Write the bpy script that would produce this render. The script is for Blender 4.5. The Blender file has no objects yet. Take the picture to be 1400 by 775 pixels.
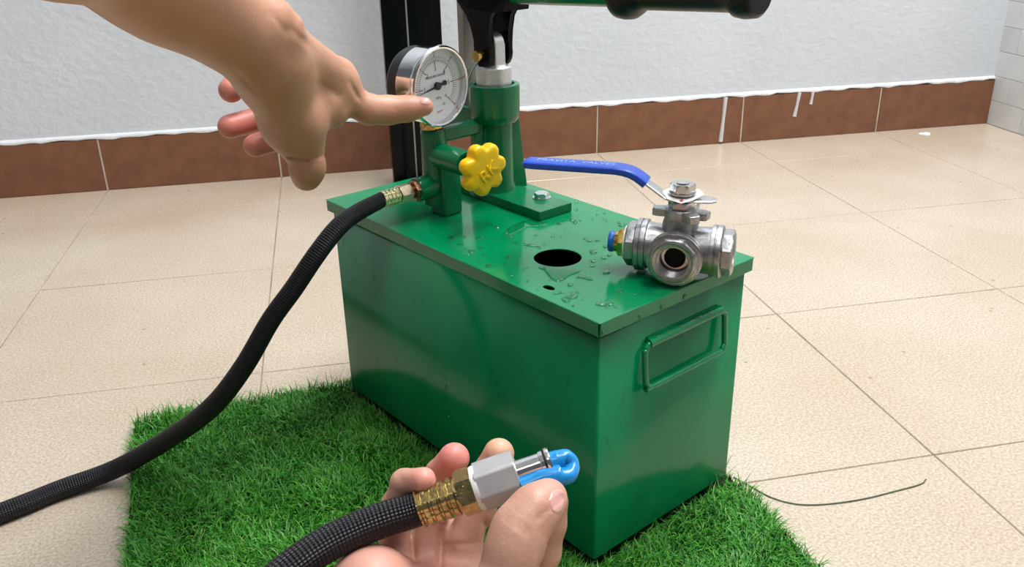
import bpy, bmesh, math, random
import numpy as np
from mathutils import Vector, Matrix, Quaternion
random.seed(7); np.random.seed(7)
SC = bpy.context.scene
COL = SC.collection

# ------------------------------------------------------------------ camera
FPX = 1218.458; PITCH = .4137; YAW = .1961; ROLL = -.0214; CZ = .469476
FW = Vector((math.sin(YAW)*math.cos(PITCH), math.cos(YAW)*math.cos(PITCH), -math.sin(PITCH)))
_r = Vector((math.cos(YAW), -math.sin(YAW), 0)); _u = _r.cross(FW)
RT = _r*math.cos(ROLL)+_u*math.sin(ROLL); UP = -_r*math.sin(ROLL)+_u*math.cos(ROLL)
CAM = Vector((0, 0, CZ))
cd = bpy.data.cameras.new('camera'); cam = bpy.data.objects.new('camera', cd); COL.objects.link(cam)
cd.sensor_width = 36; cd.lens = FPX/1400*36; cd.clip_start = .01; cd.clip_end = 60
cam.matrix_world = Matrix(((RT.x, UP.x, -FW.x, 0), (RT.y, UP.y, -FW.y, 0), (RT.z, UP.z, -FW.z, CZ), (0, 0, 0, 1)))
SC.camera = cam

# ------------------------------------------------------------------ light
W = bpy.data.worlds.new('world'); SC.world = W; W.use_nodes = True
bg = W.node_tree.nodes['Background']; bg.inputs[0].default_value = (.93, .96, 1, 1); bg.inputs[1].default_value = .11
def area(name, loc, target, sx, sy, power, col=(1, 1, 1)):
    l = bpy.data.lights.new(name, 'AREA'); l.shape = 'RECTANGLE'; l.size = sx; l.size_y = sy; l.energy = power; l.color = col
    o = bpy.data.objects.new(name, l); COL.objects.link(o); o.location = loc
    o.rotation_euler = (Vector(target)-Vector(loc)).to_track_quat('-Z', 'Y').to_euler()
    return o
area('ceiling_lamp_light', (.80, .90, 2.5), (.62, .98, 0), 2.0, .6, 84, (1, .993, .98))
area('ceiling_lamp_light', (-.55, -.75, 2.45), (-.1, .6, .2), .6, .22, 8, (1, .995, .99))
SC.view_settings.view_transform = 'Standard'; SC.view_settings.look = 'None'
SC.view_settings.gamma = 1; SC.view_settings.use_curve_mapping = False
SC.view_settings.exposure = .08
if hasattr(SC, 'cycles'):
    SC.cycles.max_bounces = 8; SC.cycles.transparent_max_bounces = 12

# ------------------------------------------------------------------ frames
def at(px, py, d):
    """the point seen at pixel (px, py) of the 1400x775 photograph, d metres along the view axis"""
    return CAM + (FW + RT*((px-700)/FPX) - UP*((py-387.5)/FPX))*d
def onz(px, py, z):
    d = FW + RT*((px-700)/FPX) - UP*((py-387.5)/FPX)
    return CAM + d*((z-CZ)/d.z)
TH = 1.069
UU = Vector((-math.cos(TH), math.sin(TH), 0)); VV = Vector((math.sin(TH), math.cos(TH), 0))
NN = Vector((.156408, .49854, 0))
BL, BW, BH, BZ = .354396, .168, .211596, .0126     # lid length, lid width, lid height, tank bottom
ROTB = math.atan2(VV.y, VV.x)
PB = Matrix.Translation(NN) @ Matrix.Rotation(ROTB, 4, 'Z')   # box frame: x = across (b), y = along (a), z up
def bx2w(b, a, z): return PB @ Vector((b, a, z))

# ------------------------------------------------------------------ materials
def mat(name, col, rough=.5, metal=0., bump=None, var=None, coat=0., spec=None, **kw):
    """bump=(scale, strength, distance); var=(scale, amount) darkens/lightens colour with noise"""
    m = bpy.data.materials.new(name); m.use_nodes = True; nt = m.node_tree; p = nt.nodes['Principled BSDF']
    p.inputs['Base Color'].default_value = (*col, 1); p.inputs['Roughness'].default_value = rough
    p.inputs['Metallic'].default_value = metal; p.inputs['Coat Weight'].default_value = coat
    if spec is not None: p.inputs['Specular IOR Level'].default_value = spec
    for k, v in kw.items(): p.inputs[k.replace('_', ' ')].default_value = v
    tc = None
    def coords():
        nonlocal tc
        if tc is None: tc = nt.nodes.new('ShaderNodeTexCoord')
        return tc.outputs['Object']
    if var:
        n = nt.nodes.new('ShaderNodeTexNoise'); n.inputs['Scale'].default_value = var[0]; n.inputs['Detail'].default_value = 6
        nt.links.new(coords(), n.inputs['Vector'])
        r = nt.nodes.new('ShaderNodeValToRGB'); r.color_ramp.elements[0].position = .3; r.color_ramp.elements[1].position = .7
        a = var[1]
        r.color_ramp.elements[0].color = (*[c*(1-a) for c in col], 1); r.color_ramp.elements[1].color = (*[min(1, c*(1+a)) for c in col], 1)
        nt.links.new(n.outputs['Fac'], r.inputs[0]); nt.links.new(r.outputs[0], p.inputs['Base Color'])
    if bump:
        n = nt.nodes.new('ShaderNodeTexNoise'); n.inputs['Scale'].default_value = bump[0]; n.inputs['Detail'].default_value = 5
        nt.links.new(coords(), n.inputs['Vector'])
        b = nt.nodes.new('ShaderNodeBump'); b.inputs['Strength'].default_value = bump[1]; b.inputs['Distance'].default_value = bump[2]
        nt.links.new(n.outputs['Fac'], b.inputs['Height']); nt.links.new(b.outputs[0], p.inputs['Normal'])
    return m
M = {}
M['green'] = mat('green_gloss_paint', (.0, .205, .072), .14, bump=(900, .12, .0002), var=(25, .08), coat=.1, Coat_Roughness=.06, spec=.42)
M['green_cast'] = mat('green_cast_paint', (.0, .150, .055), .22, bump=(350, .25, .0004), var=(60, .1), coat=.1, Coat_Roughness=.1, spec=.45)
M['black_in'] = mat('dark_interior', (.002, .003, .002), .8)
M['black'] = mat('black_gloss_paint', (.002, .002, .0025), .22, bump=(200, .1, .0005), var=(40, .3), spec=.18)
M['grip'] = mat('black_grip_rubber', (.003, .003, .004), .38, bump=(700, .2, .0002), var=(60, .3), spec=.3)
M['steel'] = mat('cast_stainless', (.42, .42, .43), .34, 1, bump=(900, .35, .0004), var=(300, .18))
M['steel_smooth'] = mat('machined_steel', (.62, .62, .62), .2, 1, bump=(500, .1, .0002), var=(80, .1))
M['alu'] = mat('sandblasted_aluminium', (.72, .72, .72), .42, .85, bump=(1500, .3, .0003), var=(400, .1))
M['alu_matt'] = mat('matt_aluminium_hex', (.50, .50, .51), .5, .55, bump=(1200, .25, .0003), var=(90, .07))
M['grey_bar'] = mat('grey_steel_bar', (.30, .28, .26), .42, .6, bump=(300, .15, .0003), var=(60, .12))
M['chrome'] = mat('chrome', (.78, .79, .8), .1, 1, bump=(60, .05, .0004), var=(50, .04))
M['zinc'] = mat('zinc_bolt', (.75, .78, .8), .22, 1, bump=(700, .2, .0003), var=(200, .1))
M['yzinc'] = mat('yellow_zinc', (.52, .42, .19), .22, 1, bump=(700, .5, .0006), var=(260, .35))
M['palegold'] = mat('pale_gold_crimp', (.80, .74, .46), .25, 1, bump=(700, .5, .0006), var=(260, .3))
M['cuzinc'] = mat('coppery_zinc', (.36, .17, .10), .27, 1, bump=(700, .4, .0005), var=(260, .4))
M['palezinc'] = mat('pale_brass_nut', (.86, .68, .50), .24, 1, bump=(500, .3, .0004), var=(200, .2))
M['brass'] = mat('brass', (.62, .42, .12), .25, 1, bump=(500, .2, .0003), var=(200, .2))
M['yellow'] = mat('yellow_plastic', (.93, .56, .0), .33, bump=(900, .12, .0003), var=(50, .05), Subsurface_Weight=.1, Subsurface_Scale=.003)
M['blue_sleeve'] = mat('blue_vinyl', (.012, .075, .52), .32, bump=(500, .15, .0003), var=(60, .1))
M['blue_ring'] = mat('blue_plastic_ring', (.01, .14, .62), .35, var=(60, .1))
M['blue_tube'] = mat('blue_polyurethane_tube', (.01, .25, .62), .22, bump=(200, .1, .0003), var=(60, .15), Subsurface_Weight=.2, Subsurface_Scale=.004)
M['white'] = mat('white_plastic', (.82, .82, .82), .4, var=(60, .04))
M['tag'] = mat('white_tag', (.85, .85, .84), .45, bump=(200, .1, .0003), var=(60, .04))
M['dial'] = mat('dial_white', (.86, .89, .93), .5, var=(30, .02))
M['ink'] = mat('black_ink', (.02, .02, .025), .5, var=(30, .1))
M['redink'] = mat('red_ink', (.52, .06, .04), .5, var=(30, .1))
M['paleink'] = mat('pale_ink', (.35, .5, .9), .5, var=(30, .1))
M['glass'] = mat('clear_glass', (1, 1, 1), .0, Transmission_Weight=1.0, IOR=1.1)
def m_water():
    m = bpy.data.materials.new('water'); m.use_nodes = True; nt = m.node_tree; nt.nodes.remove(nt.nodes['Principled BSDF']); L = nt.links.new
    t = nt.nodes.new('ShaderNodeBsdfTransparent'); t.inputs[0].default_value = (.92, .97, .95, 1); g = nt.nodes.new('ShaderNodeBsdfGlossy'); g.inputs['Roughness'].default_value = .03
    fr = nt.nodes.new('ShaderNodeFresnel'); fr.inputs[0].default_value = 1.5; x = nt.nodes.new('ShaderNodeMixShader')
    L(fr.outputs[0], x.inputs[0]); L(t.outputs[0], x.inputs[1]); L(g.outputs[0], x.inputs[2]); L(x.outputs[0], nt.nodes['Material Output'].inputs[0]); return m
M['water'] = m_water()
M['rubber'] = mat('black_rubber', (.008, .008, .009), .45, var=(60, .2))
M['grout'] = mat('tan_grout', (.26, .215, .165), .85, bump=(300, .4, .001), var=(18, .35))
M['wgrout'] = mat('pale_grout', (.60, .54, .48), .8, bump=(300, .4, .001), var=(30, .2))
M['wpaint'] = mat('white_wall_paint_drip', (.70, .72, .74), .6, bump=(200, .3, .001), var=(60, .06))
M['thread'] = mat('green_grey_yarn', (.10, .13, .07), .7, var=(60, .3))
M['mat_back'] = mat('dark_mat_backing', (.006, .02, .005), .9, bump=(300, .4, .001), var=(60, .4))
M['nail'] = mat('fingernail', (.66, .36, .32), .28, var=(90, .06), Subsurface_Weight=.2, Subsurface_Scale=.002)

def m_floor():
    m = bpy.data.materials.new('beige_speckled_ceramic'); m.use_nodes = True; nt = m.node_tree; p = nt.nodes['Principled BSDF']; L = nt.links.new
    g = nt.nodes.new('ShaderNodeNewGeometry')
    def noise(s, d=4):
        n = nt.nodes.new('ShaderNodeTexNoise'); n.inputs['Scale'].default_value = s; n.inputs['Detail'].default_value = d
        L(g.outputs['Position'], n.inputs['Vector']); return n.outputs['Fac']
    def ramp(f, stops):
        r = nt.nodes.new('ShaderNodeValToRGB'); e = r.color_ramp.elements
        e[0].position, e[0].color = stops[0][0], (*stops[0][1], 1); e[1].position, e[1].color = stops[-1][0], (*stops[-1][1], 1)
        for s in stops[1:-1]:
            k = e.new(s[0]); k.color = (*s[1], 1)
        L(f, r.inputs[0]); return r.outputs[0]
    a = ramp(noise(420, 3), [(.30, (.42, .345, .26)), (.5, (.53, .45, .36)), (.70, (.64, .56, .47))])
    b = ramp(noise(5, 5), [(.3, (.90, .86, .80)), (.7, (1, 1, 1))])
    x = nt.nodes.new('ShaderNodeMix'); x.data_type = 'RGBA'; x.blend_type = 'MULTIPLY'; x.inputs['Factor'].default_value = 1
    L(a, x.inputs['A']); L(b, x.inputs['B'])
    # sparse dirt specks
    v = nt.nodes.new('ShaderNodeTexVoronoi'); v.inputs['Scale'].default_value = 22; L(g.outputs['Position'], v.inputs['Vector'])
    d = ramp(v.outputs['Distance'], [(.035, (.42, .34, .25)), (.06, (1, 1, 1))])
    y = nt.nodes.new('ShaderNodeMix'); y.data_type = 'RGBA'; y.blend_type = 'MULTIPLY'; y.inputs['Factor'].default_value = .55
    L(x.outputs['Result'], y.inputs['A']); L(d, y.inputs['B']); L(y.outputs['Result'], p.inputs['Base Color'])
    p.inputs['Roughness'].default_value = .2; p.inputs['Specular IOR Level'].default_value = .55
    r = ramp(noise(9, 4), [(.3, (.14, .14, .14)), (.7, (.26, .26, .26))]); L(r, p.inputs['Roughness'])
    bm_ = nt.nodes.new('ShaderNodeBump'); bm_.inputs['Strength'].default_value = .05; bm_.inputs['Distance'].default_value = .002
    L(noise(30, 3), bm_.inputs['Height']); L(bm_.outputs[0], p.inputs['Normal'])
    return m
M['tile'] = m_floor()
def m_wall():
    m = mat('white_stucco_paint', (.70, .735, .775), .75)
    nt = m.node_tree; p = nt.nodes['Principled BSDF']; L = nt.links.new
    g = nt.nodes.new('ShaderNodeNewGeometry'); mp = nt.nodes.new('ShaderNodeMapping'); mp.inputs['Rotation'].default_value = (0, .6, 0); mp.inputs['Scale'].default_value = (1, 1, 1.35)
    L(g.outputs['Position'], mp.inputs[0])
    n = nt.nodes.new('ShaderNodeTexNoise'); n.inputs['Scale'].default_value = 60; n.inputs['Detail'].default_value = 5; n.inputs['Roughness'].default_value = .55; L(mp.outputs[0], n.inputs['Vector'])
    n2 = nt.nodes.new('ShaderNodeTexNoise'); n2.inputs['Scale'].default_value = 3; L(mp.outputs[0], n2.inputs['Vector'])
    r = nt.nodes.new('ShaderNodeValToRGB'); r.color_ramp.elements[0].color = (.66, .715, .78, 1); r.color_ramp.elements[1].color = (.73, .775, .83, 1)
    r.color_ramp.elements[0].position = .3; r.color_ramp.elements[1].position = .7
    L(n2.outputs['Fac'], r.inputs[0]); L(r.outputs[0], p.inputs['Base Color'])
    b = nt.nodes.new('ShaderNodeBump'); b.inputs['Strength'].default_value = .36; b.inputs['Distance'].default_value = .004
    L(n.outputs['Fac'], b.inputs['Height']); L(b.outputs[0], p.inputs['Normal'])
    return m
M['wall'] = m_wall()
M['skirting'] = mat('brown_ceramic', (.215, .090, .048), .3, bump=(70, .12, .0015), var=(35, .16))
M['marble'] = mat('pale_marble_tile', (.66, .68, .70), .25, var=(14, .06))
M['marble_grey'] = mat('grey_marble_tile', (.60, .62, .64), .25, var=(14, .06))
M['ceiling'] = mat('white_ceiling_paint', (.8, .8, .8), .8, var=(4, .03))
def m_braid():
    m = mat('black_braided_hose', (.012, .012, .016), .42, spec=.35)
    nt = m.node_tree; p = nt.nodes['Principled BSDF']; L = nt.links.new
    uv = nt.nodes.new('ShaderNodeUVMap'); sp = nt.nodes.new('ShaderNodeSeparateXYZ'); L(uv.outputs[0], sp.inputs[0])
    def mth(op, a, b=None):
        n = nt.nodes.new('ShaderNodeMath'); n.operation = op
        for i, v in enumerate((a, b)):
            if v is None: continue
            if isinstance(v, (int, float)): n.inputs[i].default_value = v
            else: L(v, n.inputs[i])
        return n.outputs[0]
    u = mth('MULTIPLY', sp.outputs[0], 2*math.pi*16); v = mth('MULTIPLY', sp.outputs[1], 1500.)
    a = mth('SINE', mth('ADD', u, v)); b = mth('SINE', mth('SUBTRACT', u, v))
    h = mth('MULTIPLY', a, b)
    bp = nt.nodes.new('ShaderNodeBump'); bp.inputs['Strength'].default_value = .55; bp.inputs['Distance'].default_value = .0008
    L(h, bp.inputs['Height']); L(bp.outputs[0], p.inputs['Normal'])
    r = nt.nodes.new('ShaderNodeValToRGB'); r.color_ramp.elements[0].position = .35; r.color_ramp.elements[0].color = (.002, .002, .003, 1)
    r.color_ramp.elements[1].position = 1; r.color_ramp.elements[1].color = (.017, .019, .028, 1)
    L(mth('ADD', mth('MULTIPLY', h, .5), .5), r.inputs[0]); L(r.outputs[0], p.inputs['Base Color'])
    return m
M['braid'] = m_braid()
def m_skin():
    m = mat('skin', (.55, .33, .23), .45, bump=(420, .35, .0006)); nt = m.node_tree; p = nt.nodes['Principled BSDF']; L = nt.links.new
    a = nt.nodes.new('ShaderNodeAttribute'); a.attribute_name = 'tint'
    n = nt.nodes.new('ShaderNodeTexNoise'); n.inputs['Scale'].default_value = 35; n.inputs['Detail'].default_value = 5
    tc = nt.nodes.new('ShaderNodeTexCoord'); L(tc.outputs['Object'], n.inputs['Vector'])
    r = nt.nodes.new('ShaderNodeValToRGB'); r.color_ramp.elements[0].position = .3; r.color_ramp.elements[0].color = (.93, .89, .86, 1); r.color_ramp.elements[1].position = .7
    L(n.outputs['Fac'], r.inputs[0])
    x = nt.nodes.new('ShaderNodeMix'); x.data_type = 'RGBA'; x.blend_type = 'MULTIPLY'; x.inputs['Factor'].default_value = 1
    L(a.outputs['Color'], x.inputs['A']); L(r.outputs[0], x.inputs['B']); L(x.outputs['Result'], p.inputs['Base Color'])
    p.inputs['Subsurface Weight'].default_value = .12; p.inputs['Subsurface Radius'].default_value = (1, .35, .2); p.inputs['Subsurface Scale'].default_value = .006
    return m
M['skin'] = m_skin()
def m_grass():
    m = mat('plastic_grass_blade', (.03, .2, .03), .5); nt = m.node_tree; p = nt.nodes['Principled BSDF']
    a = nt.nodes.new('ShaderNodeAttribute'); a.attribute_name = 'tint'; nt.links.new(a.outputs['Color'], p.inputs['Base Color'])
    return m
M['grass'] = m_grass()

# ------------------------------------------------------------------ helpers
def tag(o, label=None, cat=None, group=None, kind=None):
    for k, v in (('label', label), ('category', cat), ('group', group), ('kind', kind)):
        if v: o[k] = v
    return o
def link(name, me, m=None, parent=None, label=None, cat=None, group=None, kind=None, smooth=40):
    o = bpy.data.objects.new(name, me); COL.objects.link(o)
    if m is not None: me.materials.append(M[m] if isinstance(m, str) else m)
    if smooth:
        me.shade_smooth(); me.set_sharp_from_angle(angle=math.radians(smooth))
    if parent: o.parent = parent
    return tag(o, label, cat, group, kind)
def empty(name, mw, label, cat, group=None):
    o = bpy.data.objects.new(name, None); COL.objects.link(o); o.empty_display_size = .02
    o.matrix_world = mw if isinstance(mw, Matrix) else Matrix.Translation(mw)
    return tag(o, label, cat, group)
class MB:
    def __init__(s): s.bm = bmesh.new(); s.uv = s.bm.loops.layers.uv.new('UVMap')
    def box(s, lo, hi, bev=0, seg=2, mw=None):
        lo, hi = Vector(lo), Vector(hi); c = (lo+hi)/2; d = hi-lo
        g = bmesh.ops.create_cube(s.bm, size=1, matrix=Matrix.Translation(c) @ Matrix.Diagonal((*d, 1)))
        vs = g['verts']
        if bev:
            es = list({e for v in vs for e in v.link_edges})
            r = bmesh.ops.bevel(s.bm, geom=es, offset=bev, segments=seg, profile=.5, affect='EDGES', clamp_overlap=True)
            vs = list({v for f in r['faces'] for v in f.verts} | {v for v in vs if v.is_valid})
        if mw is not None: bmesh.ops.transform(s.bm, matrix=mw, verts=[v for v in vs if v.is_valid])
        return s
    def lathe(s, prof, mw=None, seg=48, closed=False, radf=None):
        """prof: (r, z) list, revolved about z, first/last capped when r==0"""
        mw = mw or Matrix(); rings = []
        for r, z in prof:
            if r < 1e-7: rings.append([s.bm.verts.new(mw @ Vector((0, 0, z)))])
            else:
                ring = []
                for i in range(seg):
                    t = 2*math.pi*i/seg; k = (radf(t, r) if radf.__code__.co_argcount == 2 else radf(t)) if radf else 1
                    ring.append(s.bm.verts.new(mw @ Vector((r*k*math.cos(t), r*k*math.sin(t), z))))
                rings.append(ring)
        prs = list(zip(rings, rings[1:]))
        if closed: prs.append((rings[-1], rings[0]))
        for A, B in prs:
            for i in range(seg):
                j = (i+1) % seg
                if len(A) == 1 and len(B) == 1: continue
                try:
                    if len(A) == 1: s.bm.faces.new((A[0], B[i], B[j]))
                    elif len(B) == 1: s.bm.faces.new((A[i], A[j], B[0]))
                    else: s.bm.faces.new((A[i], A[j], B[j], B[i]))
                except ValueError: pass
        return s
    def hexn(s, r, z0, z1, mw=None, n=6, ch=.12, hole=0, rot=0):
        """hexagonal nut prism (r = corner radius) with chamfered corners"""
        mw = (mw or Matrix()) @ Matrix.Rotation(rot, 4, 'Z'); h = z1-z0; c = r*ch; k = math.cos(math.pi/n)
        def prof(t):
            t = (t+math.pi/n) % (2*math.pi/n)-math.pi/n
            return t
        seg = n*8
        def ring(rr, z, hexy):
            out = []
            for i in range(seg):
                t = 2*math.pi*i/seg; a = ((t) % (2*math.pi/n))-math.pi/n
                rh = r*k/math.cos(a)
                R = min(rh, rr) if hexy else rr
                out.append(s.bm.verts.new(mw @ Vector((R*math.cos(t), R*math.sin(t), z))))
            return out
        rs = []
        if hole: rs.append(ring(hole, z0, False))
        rs += [ring(r-c, z0, True), ring(r, z0+c*.6, True), ring(r, z1-c*.6, True), ring(r-c, z1, True)]
        if hole: rs.append(ring(hole, z1, False)); prs = list(zip(rs, rs[1:]+rs[:1]))
        else:
            prs = list(zip(rs, rs[1:])); s.bm.faces.new(rs[0][::-1]); s.bm.faces.new(rs[-1])
        for A, B in prs:
            for i in range(seg):
                j = (i+1) % seg; s.bm.faces.new((A[i], A[j], B[j], B[i]))
        return s
    def prism(s, poly, z0, z1, mw=None, bev=0, seg=2):
        mw = mw or Matrix(); a = [s.bm.verts.new(Vector((x, y, z0))) for x, y in poly]; b = [s.bm.verts.new(Vector((x, y, z1))) for x, y in poly]
        n = len(poly); f0 = s.bm.faces.new(a[::-1]); f1 = s.bm.faces.new(b)
        for i in range(n): s.bm.faces.new((a[i], a[(i+1) % n], b[(i+1) % n], b[i]))
        vs = a+b
        if bev:
            es = list(f0.edges)+list(f1.edges)
            r = bmesh.ops.bevel(s.bm, geom=es, offset=bev, segments=seg, profile=.5, affect='EDGES', clamp_overlap=True)
            vs = list({v for f in r['faces'] for v in f.verts} | {v for v in vs if v.is_valid})
        bmesh.ops.transform(s.bm, matrix=mw, verts=vs)
        return s
    def tube(s, path, r, seg=20, sub=8, cap=True, flat=None, smooth=True):
        """path: points; r: number or list; flat=(w factor list, axis) squashes across the frame's second axis"""
        pts = [Vector(p) for p in path]; rr = r if isinstance(r, (list, tuple)) else [r]*len(pts)
        if smooth:
            P = []; R_ = []; F_ = []
            for i in range(len(pts)-1):
                p0 = pts[i-1] if i else pts[i]*2-pts[i+1]; p1, p2 = pts[i], pts[i+1]; p3 = pts[i+2] if i+2 < len(pts) else pts[i+1]*2-pts[i]
                for k in range(sub):
                    t = k/sub
                    P.append(.5*((2*p1)+(p2-p0)*t+(2*p0-5*p1+4*p2-p3)*t*t+(3*p1-p0-3*p2+p3)*t**3)); R_.append(rr[i]*(1-t)+rr[i+1]*t)
            P.append(pts[-1]); R_.append(rr[-1])
        else: P, R_ = pts, rr
        n = len(P); T = [(P[min(i+1, n-1)]-P[max(i-1, 0)]).normalized() for i in range(n)]
        ref = Vector((0, 0, 1)) if abs(T[0].z) < .9 else Vector((1, 0, 0))
        X = (ref-T[0]*ref.dot(T[0])).normalized(); rings = []; acc = 0; L = []
        for i in range(n):
            if i: q = T[i-1].rotation_difference(T[i]); X = q @ X; acc += (P[i]-P[i-1]).length
            X = (X-T[i]*X.dot(T[i])).normalized()
            Y = T[i].cross(X); L.append(acc)
            fx, fy = flat(i/(n-1)) if flat else (1, 1)
            rings.append([s.bm.verts.new(P[i]+(X*math.cos(2*math.pi*k/seg)*fx+Y*math.sin(2*math.pi*k/seg)*fy)*R_[i]) for k in range(seg)])
        for i in range(n-1):
            for k in range(seg):
                f = s.bm.faces.new((rings[i][k], rings[i][(k+1) % seg], rings[i+1][(k+1) % seg], rings[i+1][k]))
                for lp, uv in zip(f.loops, ((k/seg, L[i]), ((k+1)/seg, L[i]), ((k+1)/seg, L[i+1]), (k/seg, L[i+1]))): lp[s.uv].uv = uv
        if cap: s.bm.faces.new(rings[0][::-1]); s.bm.faces.new(rings[-1])
        return s
    def build(s, name, m=None, parent=None, smooth=40, **kw):
        bmesh.ops.recalc_face_normals(s.bm, faces=s.bm.faces)
        me = bpy.data.meshes.new(name); s.bm.to_mesh(me); s.bm.free()
        o = link(name, me, m, parent, smooth=smooth, **kw)
        if smooth and len(me.polygons) < 6000: w = o.modifiers.new('weighted_normals', 'WEIGHTED_NORMAL'); w.keep_sharp = True
        return o
def frame(o, x, y, z):
    return Matrix(((x[0], y[0], z[0], o[0]), (x[1], y[1], z[1], o[1]), (x[2], y[2], z[2], o[2]), (0, 0, 0, 1)))
def axis(o, d, up=(0, 0, 1)):
    """frame at o whose z axis points along d"""
    z = Vector(d).normalized(); x = Vector(up).cross(z)
    if x.length < 1e-4: x = Vector((1, 0, 0))
    x.normalize(); return frame(Vector(o), x, z.cross(x), z)
def text(body, size, mw, m, name, parent, extrude=.0001, align='CENTER', bevel=0, **kw):
    c = bpy.data.curves.new(name, 'FONT'); c.body = body; c.size = size; c.extrude = extrude; c.align_x = align; c.align_y = 'CENTER'
    c.bevel_depth = bevel; c.resolution_u = 3
    t = bpy.data.objects.new(name, c); COL.objects.link(t)
    me = bpy.data.meshes.new_from_object(t.evaluated_get(bpy.context.evaluated_depsgraph_get()))
    bpy.data.objects.remove(t); bpy.data.curves.remove(c)
    me.transform(mw); me.materials.clear()
    return link(name, me, m, parent, smooth=None, **kw)

# ================================================================== SETTING
TS = .30005; XA = -.40236; Y1 = 1.48142; YW = 1.6331; XR = 1.358; BBH = .0927
fl = MB().box((-2.4, -1.2, -.03), (XR+.06, YW+.1, -.0009)).build('floor', 'grout', kind='structure', smooth=None)
tile_me = None; J = .00065
def tile_mesh(w, h, bev=.0006):
    mb = MB(); mb.box((-w/2, -h/2, -.0036), (w/2, h/2, 0), bev, 1)
    me = bpy.data.meshes.new('tile'); mb.bm.to_mesh(me); mb.bm.free(); me.materials.append(M['tile']); return me
full = tile_mesh(TS-2*J, TS-2*J); half = tile_mesh(TS-2*J, (YW-Y1)-J)
rt_w = XR-(XA+5*TS); edge = tile_mesh(rt_w-J, TS-2*J); edgeh = tile_mesh(rt_w-J, (YW-Y1)-J)
for i in range(-6, 6):
    for j in range(-8, 1):
        x = XA+(i+.5)*TS; y = Y1+(j-.5)*TS; me = full
        if j == 0 and False: pass
        if i == 5: x = (XA+5*TS+J+XR)/2; me = edge
        if y < -1.0: continue
        o = bpy.data.objects.new('tile', me); COL.objects.link(o); o.parent = fl; o.location = (x, y, random.uniform(-.0001, .0001))
        o.rotation_euler = (random.uniform(-.0008, .0008), random.uniform(-.0008, .0008), 0)
    o = bpy.data.objects.new('tile', edgeh if i == 5 else half); COL.objects.link(o); o.parent = fl
    o.location = ((XA+5*TS+J+XR)/2 if i == 5 else XA+(i+.5)*TS, (Y1+J+YW)/2, 0)
for me in (full, half, edge, edgeh): me.shade_flat()
# back wall, slightly proud of the skirting tiles
def wall_grid():
    nx, nz = 150, 70; x0, x1, z0, z1 = -2.4, XR+.06, BBH-.002, 2.6
    return nx, nz
wb = MB().box((-2.4, YW-.001, BBH+.002), (XR+.06, YW+.1, 2.62)).build('wall_back', 'wall', kind='structure', smooth=None)
# rounded, uneven plaster lip above the tiles
lip = MB(); n = 260; rows = []
for i in range(n+1):
    x = -2.4+(XR+2.4)*i/n; w = .0012*math.sin(i*1.7)+.001*math.sin(i*.61+1)+random.uniform(-.0007, .0007)
    rows.append([lip.bm.verts.new((x, y, z)) for y, z in ((YW+.01, BBH-.001+w), (YW-.0062, BBH+w), (YW-.0064, BBH+.0025+w), (YW-.0050, BBH+.0045), (YW-.0012, BBH+.0070), (YW+.01, BBH+.009))])
for A, B in zip(rows, rows[1:]):
    for k in range(5): lip.bm.faces.new((A[k], B[k], B[k+1], A[k+1]))
lip.build('trim_1', 'wpaint', kind='structure', smooth=60)
bb = MB().box((-2.4, YW-.0048, 0), (XR, YW+.05, BBH-.001)).build('baseboard_back', 'wgrout', kind='structure', smooth=None)
mb = MB(); mb.box((-TS/2+.0015, -.006, .0005), (TS/2-.0015, .002, BBH-.001), .0008, 2)
bt_me = bpy.data.meshes.new('tile'); mb.bm.to_mesh(bt_me); mb.bm.free(); bt_me.materials.append(M['skirting']); bt_me.shade_flat()
mb = MB(); wlast = XR-(XA+5.99*TS); 
for i in range(-6, 6):
    w = TS
    x = XA+(i+.5)*TS
    if i == 5:
        mb = MB(); x0 = XA+5*TS+.0015; mb.box((-(XR-x0)/2, -.006, .0005), ((XR-x0)/2, .002, BBH-.001), .0008, 2)
        me = bpy.data.meshes.new('tile'); mb.bm.to_mesh(me); mb.bm.free(); me.materials.append(M['skirting']); me.shade_flat(); x = (x0+XR)/2
    else: me = bt_me
    o = bpy.data.objects.new('tile', me); COL.objects.link(o); o.parent = bb; o.location = (x, YW, 0)
    o.rotation_euler.z = random.uniform(-.002, .002)
# paint runs over the skirting
def drip(x, z0, z1, w, dx=0):
    mb = MB(); mb.tube([(x, YW-.006, z0), (x+dx*.5, YW-.0065, (z0+z1)/2), (x+dx, YW-.006, z1)], [w, w*.8, w*1.1], seg=8, sub=4)
    return mb.build('paint_drip', 'wpaint', bb)
drip(.7585, BBH, .005, .0042, -.004); drip(.916, BBH, .045, .0036, -.006); drip(.945, BBH, .068, .003, -.002)
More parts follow.
